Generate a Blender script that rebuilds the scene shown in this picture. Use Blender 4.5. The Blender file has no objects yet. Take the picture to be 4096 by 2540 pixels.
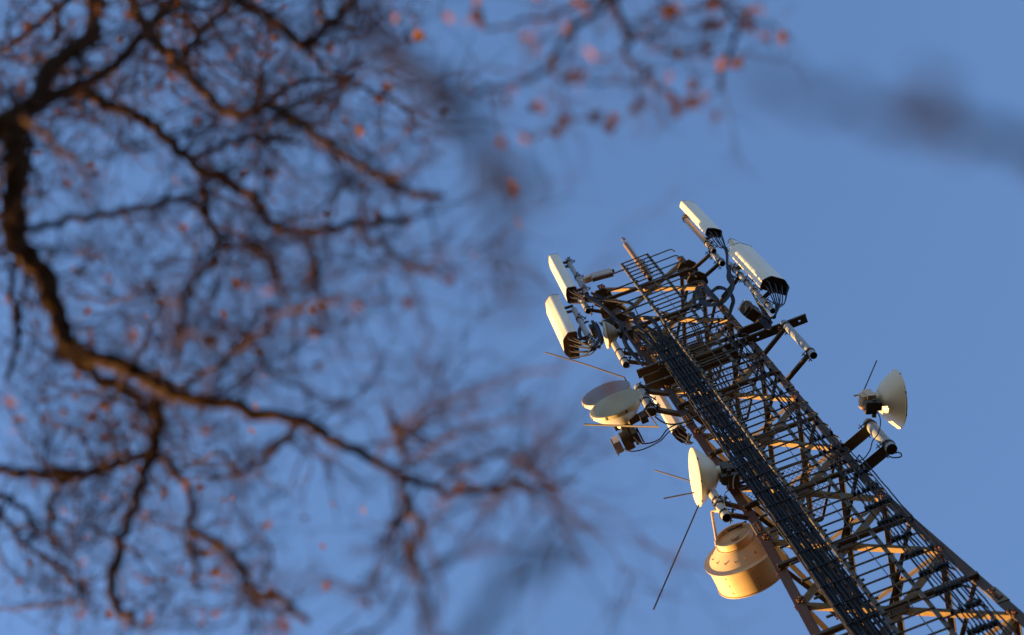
import bpy, bmesh, math, random
from mathutils import Vector, Matrix
random.seed(11)
C = bpy.context.scene
V = Vector
R_ = math.radians

# ------------------------------------------------------------------ camera
F = 7000.0                                   # focal length in pixels of the 4096 px frame
RIGHT = V((0.93306, 0.34374, -0.10594)); UP = V((0.35969, -0.89168, 0.27482)); FWD = V((0.0, 0.29453, 0.95564))
cam_d = bpy.data.cameras.new('camera'); cam = bpy.data.objects.new('camera', cam_d); C.collection.objects.link(cam)
cam.matrix_world = Matrix(((RIGHT.x, UP.x, -FWD.x, 0), (RIGHT.y, UP.y, -FWD.y, 0), (RIGHT.z, UP.z, -FWD.z, 0), (0, 0, 0, 1)))
cam_d.sensor_width = 36; cam_d.lens = 36 * F / 4096; cam_d.clip_start = 0.05; cam_d.clip_end = 6000
cam_d.dof.use_dof = True; cam_d.dof.focus_distance = 25.0; cam_d.dof.aperture_fstop = 1.2; cam_d.dof.aperture_blades = 9
C.camera = cam

# ------------------------------------------------------------------ sky, sun, exposure
SUN_AZ, SUN_EL = R_(13), R_(5.0)
S_DIR = V((-math.cos(SUN_AZ) * math.cos(SUN_EL), math.sin(SUN_AZ) * math.cos(SUN_EL), math.sin(SUN_EL)))
w = bpy.data.worlds.new('World'); C.world = w; w.use_nodes = True
nt = w.node_tree
sky = nt.nodes.new('ShaderNodeTexSky'); sky.sky_type = 'NISHITA'; sky.sun_disc = False
sky.sun_elevation = SUN_EL; sky.sun_rotation = math.atan2(S_DIR.x, S_DIR.y)
sky.air_density = 1.0; sky.dust_density = 0.1; sky.ozone_density = 2.7; sky.altitude = 200
bg = nt.nodes['Background']; bg.inputs['Strength'].default_value = 0.15
wb = nt.nodes.new('ShaderNodeMix'); wb.data_type = 'RGBA'; wb.blend_type = 'MULTIPLY'; wb.inputs['Factor'].default_value = 1
wb.inputs['B'].default_value = (1.10, .945, 1.0, 1)            # white balance of the daylight
nt.links.new(sky.outputs[0], wb.inputs['A']); nt.links.new(wb.outputs['Result'], bg.inputs[0])
sd = bpy.data.lights.new('sun', 'SUN'); sd.energy = 5.0; sd.angle = R_(0.5); sd.color = (1.0, 0.57, 0.155)
so = bpy.data.objects.new('sun', sd); C.collection.objects.link(so); so.rotation_euler = S_DIR.to_track_quat('Z', 'Y').to_euler()
so.location = (0, 0, 60)
C.view_settings.view_transform = 'Standard'; C.view_settings.look = 'None'; C.view_settings.exposure = 2.1; C.view_settings.gamma = 1
C.render.engine = 'CYCLES'; C.cycles.use_denoising = True
try: C.cycles.denoiser = 'OPENIMAGEDENOISE'
except Exception: pass
C.cycles.max_bounces = 6; C.cycles.diffuse_bounces = 3

# ------------------------------------------------------------------ helpers
GZ = -1.6                                     # ground level, the camera being at eye height
def ray(px, py): return RIGHT * ((px - 2048) / F) + UP * (-(py - 1270) / F) + FWD
def P(px, py, Y):                             # the point of the plane y = Y seen at that pixel
    d = ray(px, py); return d * (Y / d.y)
def FV(x, y, d): return ray(x * 1.68, y * 1.68) * d
COL = C.collection
MATS = {}
def mat(name, col, rough=0.6, metal=0.0, var=0.25, scale=6.0, spot=None, spot_amt=0.5, spot_scale=9.0, bump=0.0, trans=0.0, spec=0.5, streak=False):
    m = bpy.data.materials.new(name); m.use_nodes = True; n = m.node_tree; b = n.nodes['Principled BSDF']
    tc = n.nodes.new('ShaderNodeTexCoord'); mp = n.nodes.new('ShaderNodeMapping')
    if streak: mp.inputs['Scale'].default_value = (1, 1, 0.15)
    n.links.new(tc.outputs['Object'], mp.inputs[0])
    no = n.nodes.new('ShaderNodeTexNoise'); no.inputs['Scale'].default_value = scale; no.inputs['Detail'].default_value = 6; no.inputs['Roughness'].default_value = 0.65
    n.links.new(mp.outputs[0], no.inputs['Vector'])
    cr = n.nodes.new('ShaderNodeValToRGB'); e = cr.color_ramp.elements
    e[0].position = 0.3; e[1].position = 0.72
    e[0].color = tuple(max(0, c * (1 - var)) for c in col) + (1,); e[1].color = tuple(min(1, c * (1 + var * .6)) for c in col) + (1,)
    n.links.new(no.outputs['Fac'], cr.inputs[0]); out = cr.outputs[0]
    if spot:
        n2 = n.nodes.new('ShaderNodeTexNoise'); n2.inputs['Scale'].default_value = spot_scale; n2.inputs['Detail'].default_value = 8
        n.links.new(mp.outputs[0], n2.inputs['Vector'])
        r2 = n.nodes.new('ShaderNodeValToRGB'); r2.color_ramp.elements[0].position = 0.52; r2.color_ramp.elements[1].position = 0.68
        r2.color_ramp.elements[1].color = (spot_amt,) * 3 + (1,)
        n.links.new(n2.outputs['Fac'], r2.inputs[0])
        mx = n.nodes.new('ShaderNodeMix'); mx.data_type = 'RGBA'
        n.links.new(r2.outputs[0], mx.inputs['Factor']); n.links.new(out, mx.inputs['A']); mx.inputs['B'].default_value = spot + (1,)
        out = mx.outputs['Result']
    n.links.new(out, b.inputs['Base Color'])
    mr = n.nodes.new('ShaderNodeMapRange'); mr.inputs['To Min'].default_value = max(.05, rough - .12); mr.inputs['To Max'].default_value = min(1, rough + .15)
    n.links.new(no.outputs['Fac'], mr.inputs[0]); n.links.new(mr.outputs[0], b.inputs['Roughness'])
    b.inputs['Metallic'].default_value = metal; b.inputs['Specular IOR Level'].default_value = spec
    if bump:
        bp = n.nodes.new('ShaderNodeBump'); bp.inputs['Strength'].default_value = bump; bp.inputs['Distance'].default_value = 0.01
        n.links.new(no.outputs['Fac'], bp.inputs['Height']); n.links.new(bp.outputs[0], b.inputs['Normal'])
    if trans:
        tr = n.nodes.new('ShaderNodeBsdfTranslucent'); n.links.new(out, tr.inputs[0])
        ms = n.nodes.new('ShaderNodeMixShader'); ms.inputs[0].default_value = trans
        n.links.new(b.outputs[0], ms.inputs[1]); n.links.new(tr.outputs[0], ms.inputs[2])
        n.links.new(ms.outputs[0], n.nodes['Material Output'].inputs[0])
    MATS[name] = m; return m
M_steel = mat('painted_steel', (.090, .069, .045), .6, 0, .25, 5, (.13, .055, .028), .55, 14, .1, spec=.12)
M_brace_sunlit = mat('brace_steel_sunlit', (.175, .112, .048), .6, 0, .22, 5, (.12, .055, .03), .5, 14, .1, spec=.12)  # same steel, lighter and warmer: sunlight put into the front bars' colour
M_leg = mat('leg_steel', (.072, .053, .042), .6, 0, .25, 4, (.11, .05, .03), .6, 7, .1, streak=True, spec=.12)
M_rust = mat('red_primer', (.125, .052, .033), .65, 0, .3, 3, (.11, .08, .065), .55, 5, .1, streak=True, spec=.12)
M_plate = mat('weathered_plate', (.15, .118, .085), .6, 0, .3, 9, (.2, .075, .028), .8, 10, streak=True, spec=.12)
M_bolt = mat('rusty_bolt', (.10, .042, .022), .65, 0, .4, 30, spec=.15)
M_galv = mat('galvanised_pipe', (.24, .25, .255), .5, .25, .3, 22, (.34, .35, .345), .6, 30)
M_zinc = mat('zinc_bar', (.080, .072, .060), .55, 0, .25, 12, spec=.2)
M_bore_shade = mat('bore_shade', (.012, .01, .009), .9, 0, .1, 5)  # near-black disc inside open pipe ends, painting the shade of the bore
M_cable = mat('cable_sheath', (.0145, .0132, .0138), .62, 0, .35, 10, spec=.15)
M_black = mat('black_rubber', (.007, .0062, .006), .5, 0, .3, 10, spec=.2)
M_rad = mat('radome_white', (.60, .56, .455), .35, 0, .05, 3, (.42, .42, .40), .35, 5, streak=True)
M_cap = mat('dark_base_cap', (.05, .034, .022), .6, 0, .25, 10, spec=.12)
M_dish = mat('dish_cream', (.54, .465, .345), .38, 0, .06, 4, (.48, .43, .34), .3, 6)
M_dishg = mat('dish_grey_face', (.18, .158, .155), .5, 0, .08, 3)
M_dishy = mat('dish_yellowed_face', (.28, .245, .14), .5, 0, .08, 3)
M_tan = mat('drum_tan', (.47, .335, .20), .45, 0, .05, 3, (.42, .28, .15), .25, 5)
M_box = mat('unit_grey', (.34, .31, .285), .5, 0, .1, 8)
M_unit = mat('radio_brown', (.065, .05, .034), .55, 0, .2, 10, spec=.15)
M_bark = mat('bark', (.042, .021, .010), .85, 0, .5, 30, (.02, .011, .007), .7, 18, .6, spec=.08)
M_bark_unlit = mat('bark_unlit', (.018, .012, .010), .9, 0, .4, 20, spec=.05)  # bark darkened so the near branches look unlit; shade put into the colour
M_twig = mat('twig_bark', (.052, .025, .0185), .8, 0, .35, 20, spec=.08)
M_leaf = mat('dead_leaf', (.19, .075, .030), .7, 0, .5, 25, trans=.3, spec=.1)
M_drum_bolt = mat('drum_bolt', (.22, .13, .07), .6, 0, .2, 8)
M_pole = mat('brown_pole', (.17, .115, .08), .6, 0, .25, 12, (.10, .05, .03), .5, 12, spec=.2)
M_dish_shaded = mat('weathered_dish_shaded', (.20, .17, .115), .5, 0, .3, 5, (.12, .10, .06), .7, 8, streak=True)  # streaked, weathered dish back, darkened further to paint its shaded side
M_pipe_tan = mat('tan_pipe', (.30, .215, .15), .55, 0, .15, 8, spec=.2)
M_rod = mat('rod_brown', (.045, .034, .024), .6, 0, .2, 8, spec=.2)
M_yel = mat('yellow_tape', (.28, .22, .04), .6, 0, .1, 5)

def setp(o, label=None, cat=None, group=None, kind=None):
    if label: o['label'] = label
    if cat: o['category'] = cat
    if group: o['group'] = group
    if kind: o['kind'] = kind
    return o
def thing(name, label, cat, loc, group=None):
    o = bpy.data.objects.new(name, None); COL.objects.link(o); o.location = loc; o.empty_display_size = .1
    return setp(o, label, cat, group)

class MB:                                     # collects shapes and links them as one mesh object
    def __init__(s): s.v = []; s.f = []; s.mi = []; s.m = 0
    def add(s, vs, fs):
        o = len(s.v); s.v.extend([tuple(p) for p in vs]); s.f.extend([tuple(i + o for i in f) for f in fs]); s.mi.extend([s.m] * len(fs)); return s
    def prism(s, poly, p0, p1, a, b, poly2=None):   # an outline in the (a, b) plane swept from p0 to p1
        k = len(poly); poly2 = poly2 or poly
        vs = [p0 + a * x + b * y for x, y in poly] + [p1 + a * x + b * y for x, y in poly2]
        fs = [tuple(range(k))[::-1], tuple(range(k, 2 * k))] + [(i, (i + 1) % k, k + (i + 1) % k, k + i) for i in range(k)]
        return s.add(vs, fs)
    def box(s, c, ax, ay, az, dx, dy, dz):
        return s.prism([(-dx / 2, -dy / 2), (dx / 2, -dy / 2), (dx / 2, dy / 2), (-dx / 2, dy / 2)], c - az * (dz / 2), c + az * (dz / 2), ax, ay)
    def bar(s, p0, p1, wd, ht, side=None):
        d = (p1 - p0).normalized()
        a = side if side is not None else (d.cross(V((0, 0, 1))) if abs(d.z) < .95 else V((1, 0, 0)))
        a = (a - d * a.dot(d)).normalized(); b = d.cross(a)
        return s.prism([(-wd / 2, -ht / 2), (wd / 2, -ht / 2), (wd / 2, ht / 2), (-wd / 2, ht / 2)], p0, p1, a, b)
    def angle(s, p0, p1, a, b, wa, wb, t):    # L section: flange along a, flange along b, corner on the line
        return s.prism([(0, 0), (wa, 0), (wa, t), (t, t), (t, wb), (0, wb)], p0, p1, a, b)
    def tube(s, pts, rad, n=8, cap=True):
        pts = [V(p) for p in pts]; k = len(pts)
        if not isinstance(rad, (list, tuple)): rad = [rad] * k
        t = (pts[1] - pts[0]).normalized(); a = t.orthogonal().normalized(); vs = []; fs = []
        for i in range(k):
            if i == 0: t2 = pts[1] - pts[0]
            elif i == k - 1: t2 = pts[-1] - pts[-2]
            else: t2 = pts[i + 1] - pts[i - 1]
            t2 = t2.normalized() if t2.length > 1e-9 else t
            a = a - t2 * a.dot(t2)
            a = a.normalized() if a.length > 1e-6 else t2.orthogonal().normalized()
            b = t2.cross(a); t = t2
            for j in range(n):
                q = 2 * math.pi * j / n; vs.append(pts[i] + (a * math.cos(q) + b * math.sin(q)) * rad[i])
        for i in range(k - 1):
            for j in range(n): fs.append((i * n + j, i * n + (j + 1) % n, (i + 1) * n + (j + 1) % n, (i + 1) * n + j))
        if cap: fs.append(tuple(range(n))[::-1]); fs.append(tuple(range((k - 1) * n, k * n)))
        return s.add(vs, fs)
    def lathe(s, prof, c, ax, n=40, closed=False):   # profile (radius, distance along the axis)
        ax = ax.normalized(); a = ax.orthogonal().normalized(); b = ax.cross(a); vs = []; fs = []; k = len(prof)
        for r, h in prof:
            for j in range(n):
                q = 2 * math.pi * j / n; vs.append(c + ax * h + (a * math.cos(q) + b * math.sin(q)) * max(r, 1e-5))
        for i in range(k - 1 if not closed else k):
            i2 = (i + 1) % k
            for j in range(n): fs.append((i * n + j, i * n + (j + 1) % n, i2 * n + (j + 1) % n, i2 * n + j))
        return s.add(vs, fs)
    def build(s, name, mats, parent=None, smooth=True, ang=38):
        me = bpy.data.meshes.new(name); me.from_pydata(s.v, [], s.f)
        for m in (mats if isinstance(mats, (list, tuple)) else [mats]): me.materials.append(m)
        me.polygons.foreach_set('material_index', s.mi)
        bm = bmesh.new(); bm.from_mesh(me); bmesh.ops.recalc_face_normals(bm, faces=bm.faces); bm.to_mesh(me); bm.free()
        if smooth: me.shade_smooth(); me.set_sharp_from_angle(angle=R_(ang))
        o = bpy.data.objects.new(name, me); COL.objects.link(o)
        if parent is not None:
            o.parent = parent; o.matrix_parent_inverse = Matrix.Translation(-V(parent.location))   # parts keep world coordinates
        return o
def spline(pts, k=6):
    pts = [V(p) for p in pts]; q = [pts[0] * 2 - pts[1]] + pts + [pts[-1] * 2 - pts[-2]]; out = []
    for i in range(1, len(q) - 2):
        for j in range(k):
            t = j / k; a, b, c, d = q[i - 1], q[i], q[i + 1], q[i + 2]
            out.append(.5 * (2 * b + (c - a) * t + (2 * a - 5 * b + 4 * c - d) * t * t + (3 * b - a - 3 * c + d) * t ** 3))
    out.append(pts[-1]); return out
ZU = V((0, 0, 1)); XU = V((1, 0, 0)); YU = V((0, 1, 0))
def lerp(t, pts):
    for (z0, a), (z1, b) in zip(pts, pts[1:]):
        if z0 >= t >= z1: return a.lerp(b, (z0 - t) / (z0 - z1))
    return pts[-1][1] if t < pts[-1][0] else pts[0][1]

# ------------------------------------------------------------------ ground
gm = mat('ground_soil_shaded', (.02, .016, .011), .95, 0, .4, .6, (.011, .013, .008), .8, .35, .3)  # soil tone darkened to stand in for tree shade on the ground
g = MB(); g.add([V((-900, -900, GZ)), V((900, -900, GZ)), V((900, 900, GZ)), V((-900, 900, GZ))], [(0, 1, 2, 3)])
go = g.build('ground', gm); go['kind'] = 'structure'; setp(go, 'autumn ground of brown soil and grass around the mast', 'ground')

# ------------------------------------------------------------------ the lattice mast
LL = [(31.1, V((1.68, 9.6, 31.1))), (19.4, V((1.825, 9.6, 19.4))), (15.0, V((1.70, 9.54, 15.0))), (GZ, V((1.2, 9.3, GZ)))]
LR = [(31.1, V((3.37, 9.65, 31.1))), (19.4, V((3.42, 9.65, 19.4))), (15.4, V((3.70, 9.53, 15.4))), (GZ, V((4.85, 9.0, GZ)))]
LB = [(31.1, V((2.55, 11.0, 31.1))), (19.4, V((2.66, 11.02, 19.4))), (15.4, V((2.72, 11.28, 15.4))), (GZ, V((2.95, 12.4, GZ)))]
LEV = [30.9, 29.0, 26.9, 24.92, 22.86, 20.85, 19.02, 17.25, 15.4, 13.4, 11.2, 9.0, 6.6, 4.0, 1.3, GZ + .25]
T = thing('lattice_mast', 'tall rusty grey steel lattice mast with three legs and crossed bracing', 'mast', (2.6, 10.1, GZ))
def flat(v): v = V((v.x, v.y, 0)); return v.normalized()
def leg(name, L, O1, O2, mats, zs):
    for z0, z1, m in zs:
        mb = MB()
        cuts = [z for z in [z0] + [q[0] for q in L if z1 < q[0] < z0] + [z1]]
        for za, zb in zip(cuts, cuts[1:]):
            pa, pb = lerp(za, L), lerp(zb, L); a = flat(lerp(z0, O1) - lerp(z0, L)); b = flat(lerp(z0, O2) - lerp(z0, L))
            ln = (a * .012).length
            # 60 degree angle section
            mb.add([pa, pa + a * .115, pa + a * .115 + b * .012, pa + (a + b) * .012, pa + b * .115 + a * .012, pa + b * .115,
                    pb, pb + a * .115, pb + a * .115 + b * .012, pb + (a + b) * .012, pb + b * .115 + a * .012, pb + b * .115],
                   [(0, 1, 2, 3, 4, 5), (11, 10, 9, 8, 7, 6)] + [(i, (i + 1) % 6, 6 + (i + 1) % 6, 6 + i) for i in range(6)])
        o = mb.build('leg', m, T)
        if m is M_rust: o['label'] = 'red brown primed lower leg'
        # splice plates with a row of rusty bolts
        for zc in (27.4, 23.4, 19.35, 15.85):
            if not (z1 - .2 < zc < z0 - .2): continue
            for e in (a, b):
                out = -(b - e * b.dot(e)).normalized() if e is a else -(a - e * a.dot(e)).normalized()
                p = lerp(zc, L); sp = MB(); ax = (lerp(zc + .3, L) - lerp(zc - .3, L)).normalized()
                sp.box(p + e * .058 + out * .008, e, out, ax, .128, .010, .34)
                sp.m = 1
                for k in range(-2, 3):
                    sp.tube([p + e * .072 + out * .012 + ax * (k * .055), p + e * .072 + out * .038 + ax * (k * .055)], .019, 6)
                for k in (-1, 1):
                    sp.tube([p + e * .035 + out * .012 + ax * (k * .09), p + e * .035 + out * .03 + ax * (k * .09)], .014, 6)
                sp.build('splice_plate', [M_plate, M_bolt], o)
leg('leg', LL, LR, LB, None, [(31.1, 23.25, M_leg), (23.25, GZ, M_rust)])
leg('leg', LR, LL, LB, None, [(31.1, 19.4, M_leg), (19.4, GZ, M_leg)])
leg('leg', LB, LL, LR, None, [(31.1, 19.4, M_leg), (19.4, GZ, M_leg)])

def brace(p0, p1, inward, off, low_side, parent=T, w=.062, name='brace', mb=None, front=False):
    d = (p1 - p0).normalized(); n = (inward - d * inward.dot(d)).normalized(); side = d.cross(n)
    if side.dot(low_side) > 0: side = -side
    # the corner line runs along the lower edge: flange up along the face, flange inwards
    own = mb is None
    if own: mb = MB()
    mb.m = 0
    q0 = p0 + n * off - side * (w / 2); q1 = p1 + n * off - side * (w / 2)
    mb.angle(q0, q1, side, n, w, w, .007)
    mb.m = 1
    for q, s in ((p0, 1), (p1, -1)):
        for k in (0.02, .075):
            for e in (-1, 1):
                c = q + d * (s * k) + side * (e * .014) - inward * .004
                mb.tube([c, c - inward * .028], .0165, 6)
    if own: return mb.build(name, [M_brace_sunlit if front else M_steel, M_bolt], parent)
def gusset(c, inward, d, wd, ht, mb):
    n = inward; a = (d - n * d.dot(n)).normalized(); mb.box(c, a, n, a.cross(n), wd, .008, ht)
FACES = [(LL, LR, LB), (LR, LB, LL), (LB, LL, LR)]
low = MB()
for fi, (A, B, O) in enumerate(FACES):
    for i in range(len(LEV) - 1):
        z0, z1 = LEV[i], LEV[i + 1]
        a0, b0, a1, b1 = lerp(z0, A), lerp(z0, B), lerp(z1, A), lerp(z1, B)
        h = flat(b0 - a0); inn = flat(lerp(z0, O) - (a0 + b0) / 2); inn = (inn - h * inn.dot(h)).normalized()
        ins = .055; mb = None if z1 > 13 else low
        p = [a0 + h * ins, b1 - h * ins, b0 - h * ins, a1 + h * ins]
        ls = h if fi == 1 else -ZU
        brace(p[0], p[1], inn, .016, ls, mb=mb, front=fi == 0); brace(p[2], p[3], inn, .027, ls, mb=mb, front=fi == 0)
        zm = (z0 + z1) / 2; am, bm_ = lerp(zm, A), lerp(zm, B)
        brace(am + h * .03, bm_ - h * .03, inn, .046 if fi else -.012 - .062, -ZU, mb=mb, w=.055, name='horizontal_strut')
        if mb is None:
            gp = MB(); cx = (p[0] + p[1] + p[2] + p[3]) / 4
            gusset(cx + inn * .010, inn, h, .26, .16, gp); gp.m = 1
            for dx in (-.09, .09):
                for dz in (-.035, .035):
                    c = cx + h * dx + ZU * dz; gp.tube([c, c - inn * .022], .015, 6)
            gp.build('gusset_plate', [M_plate, M_bolt], T)
lo = low.build('lower_bracing', [M_steel, M_bolt], T)
# octagonal flange plates round the legs where the outriggers sit
def octo(c, r, name='octagon_flange'):
    mb = MB(); pl = [(r * math.cos(R_(22.5 + 45 * k)), r * math.sin(R_(22.5 + 45 * k))) for k in range(8)]
    mb.prism(pl, c, c + ZU * .012, XU, YU)
    pi = [(x * .985, y * .985) for x, y in pl]
    for k in range(8):
        (x0, y0), (x1, y1) = pl[k], pl[(k + 1) % 8]; p0, p1 = c + XU * x0 + YU * y0, c + XU * x1 + YU * y1
        if k % 4 != 1: mb.bar(p0 + ZU * .03, p1 + ZU * .03, .008, .055)
    return mb.build(name, M_steel, T)
for L, zs in ((LR, (30.2, 29.35)), (LL, (30.3, 29.45, 28.6))):
    for z in zs:
        p = lerp(z, L); ctr = (lerp(z, LL) + lerp(z, LR) + lerp(z, LB)) / 3
        octo(p + (ctr - p).normalized() * .035 + V((-.06, 0, 0)), .19)

# ------------------------------------------------------------------ mesh platforms inside the mast
def platform(z, diag, label, pitch=.048):
    t = thing('mesh_platform', label, 'platform', (2.6, 10.1, z), 'wire mesh rest platforms inside the mast')
    ctr = (lerp(z, LL) + lerp(z, LR) + lerp(z, LB)) / 3
    a, b, c = [lerp(z, L).lerp(ctr, .09) for L in (LL, LR, LB)]
    poly = [a, b, c.lerp(b, .30), c.lerp(a, .30)]
    fr = MB()
    for i in range(4): fr.bar(poly[i], poly[(i + 1) % 4], .03, .03)
    fr.build('frame', M_steel, t)
    m = MB(); th = R_(45) if diag else R_(4)
    for k in range(2):
        d = V((math.cos(th), math.sin(th), 0)) if k == 0 else V((-math.sin(th), math.cos(th), 0)); n = V((-d.y, d.x, 0))
        for i in range(-60, 61):
            o = ctr + n * (i * pitch); ts = []
            for j in range(4):
                p, q = poly[j], poly[(j + 1) % 4]; e = q - p; den = d.x * e.y - d.y * e.x
                if abs(den) < 1e-9: continue
                s_ = ((p.x - o.x) * e.y - (p.y - o.y) * e.x) / den; u = ((p.x - o.x) * d.y - (p.y - o.y) * d.x) / den
                if 0 <= u <= 1: ts.append(s_)
            if len(ts) >= 2:
                m.tube([o + d * min(ts) + ZU * (.006 * k), o + d * max(ts) + ZU * (.006 * k)], .0035, 4, False)
    m.build('wire_mesh', M_steel, t)
platform(26.9, False, 'square wire mesh platform inside the mast top, behind the ladder and below the top dishes')
platform(24.92, False, 'square wire mesh platform in the mast level with the two face-up dishes')
platform(20.85, True, 'diamond wire mesh platform in the lower mast, behind the ladder')

# ------------------------------------------------------------------ ladder with cable arms
def ladx(z): return 2.24 + (31.0 - z) * .0150, 2.795 + (31.0 - z) * .0118
LY = 9.40
lad = thing('access_ladder', 'long steel climbing ladder with cable arms on the front of the mast', 'ladder', (2.6, LY, GZ))
for s in (0, 1):
    mb = MB()
    for za, zb in ((31.15, GZ + .1),):
        pa, pb = V((ladx(za)[s], LY, za)), V((ladx(zb)[s], LY, zb))
        mb.angle(pa, pb, XU if s == 0 else -XU, YU, .052, .05, .006)
    mb.build('rail', M_zinc, lad)
z = 31.13; rungs = []; k = 0; extra = MB()
while z > GZ + .3:
    x0, x1 = ladx(z)
    mb = MB() if k < 98 else extra
    mb.tube([V((x0 + .008, LY - .012, z)), V((x1 - .008, LY - .012, z))], .0125, 6)
    if k < 98: mb.build('rung', M_steel, lad)
    z -= .232; k += 1
o = extra.build('lower_rungs', M_steel, lad); o['kind'] = 'stuff'
arm_z = [30.85 - .464 * i for i in range(35)]
for i, z in enumerate(arm_z):
    if z < 14.6: break
    x0, x1 = ladx(z); mb = MB()
    if i not in (1, 3): mb.bar(V((x0 - .50, LY + .022, z)), V((x0 + .09, LY + .022, z)), .022, .026); mb.build('cable_arm', M_zinc, lad)
    mb = MB()
    e = x1 + .40
    mb.tube([V((x1 - .03, LY - .02, z)), V((e - .05, LY - .02, z)), V((e, LY - .005, z + .004)), V((e + .045, LY + .05, z + .004))], .012, 6)
    arm = mb.build('cable_arm', M_zinc, lad)
    if z < 26.3:
        nn = 3 if z > 21 else (6 if z > 18.6 else 8)
        for q in range(nn):
            xx = x1 + .09 + (.29 if nn > 3 else .22) * q / max(1, nn - 1)
            if random.random() < .18 and nn > 3: continue
            hgt = random.uniform(.035, .06)
            mb = MB(); mb.box(V((xx, LY - .045, z + random.uniform(-.012, .02))), XU, YU, ZU, .036, .045, hgt)
            mb.m = 1; mb.tube([V((xx, LY - .075, z + .01)), V((xx + .004, LY - .115, z + .016))], .008, 5); mb.build('cable_clamp', [M_black, M_galv], arm)

# ------------------------------------------------------------------ feeder cables left of the ladder
NC = 22
for i in range(NC):
    off = .03 + .36 * i / (NC - 1) + random.uniform(-.006, .006)
    layer = (i * 7) % 3
    rr = random.choice((.0105, .013, .0145, .0175)); pts = []
    ztop = random.choice((25.9, 26.2, 26.5, 26.9)); yb = LY - .012 - layer * .021
    ph = random.uniform(0, 6.28); zz = ztop; amp = random.uniform(.004, .015); frq = random.uniform(.5, 1.3)
    # the head of each cable fans out towards the antennas
    x0 = ladx(ztop)[0]
    head = V((x0 - off - random.uniform(-.05, .22), LY - .03 - random.uniform(0, .25), ztop + random.uniform(.15, .4)))
    pts.append(head)
    while zz > 14.2:
        x0 = ladx(zz)[0]
        near = min(abs(zz - a) for a in arm_z) < .07
        j = .002 if near else .005
        pts.append(V((x0 - off + amp * math.sin(zz * frq + ph) + random.uniform(-j, j), yb - (0 if near else random.uniform(0, .008)), zz))); zz -= .116
    pts.append(V((ladx(0)[0] - off, yb, GZ + .15)))
    mb = MB(); mb.tube(pts, rr, 7)
    o = mb.build('feeder_cable', M_cable)
    setp(o, 'thick dark blue grey feeder cable strapped in the bundle left of the ladder', 'cable', 'thick feeder cables bundled left of the ladder')
# straps that tie the bundle to the arms
for i, z in enumerate(arm_z):
    if z > 26.5 or z < 14.6: continue
    x0, x1 = ladx(z); mb = MB()
    for q in range(5):
        xa = x0 - .045 - q * .078
        mb.bar(V((xa + .032, LY - .078, z + .008)), V((xa - .032, LY - .076, z - .006)), .008, .018, YU)
        for e in (.034, -.034): mb.bar(V((xa + e, LY - .08, z)), V((xa + e, LY + .02, z)), .006, .018, XU)
    mb.build('cable_strap', M_black, lad)
# thinner cables on the right-hand arms
for i in range(9):
    off = .07 + .34 * i / 8; ztop = [27.3, 25.3, 26.1, 24.0, 25.6, 19.9, 20.3, 24.6, 19.7][i]
    pts = []; zz = ztop; ph = random.uniform(0, 6.28)
    x1 = ladx(ztop)[1]; pts.append(V((x1 + off - .05, LY + .15, ztop + .2)))
    while zz > 14.4:
        x1 = ladx(zz)[1]; spread = 1 if zz < 20 else .8
        pts.append(V((x1 + .04 + off * spread + .008 * math.sin(zz * 2.3 + ph), LY - .05 + random.uniform(-.014, .01), zz))); zz -= .16
    pts.append(V((ladx(0)[1] + off, LY - .04, GZ + .15)))
    mb = MB(); mb.tube(pts, random.choice((.0075, .009, .012)), 6)
    o = mb.build('thin_cable', M_cable); setp(o, 'thin dark cable clipped to the arms between ladder and right leg', 'cable', 'thin cables on the arms right of the ladder')
# safety wire down the middle of the ladder, from the top spike
mb = MB(); a = P(2505, 958, 9.55); b = P(2650, 1170, 9.36)
pts = [a, b] + [V((sum(ladx(z)) / 2 + .05, LY - .05, z)) for z in (25, 20, 15, 8, 0)]
mb.tube(pts, .0055, 6); o = mb.build('safety_wire', M_zinc); setp(o, 'thin pale safety wire running down the middle of the ladder', 'wire')

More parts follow.
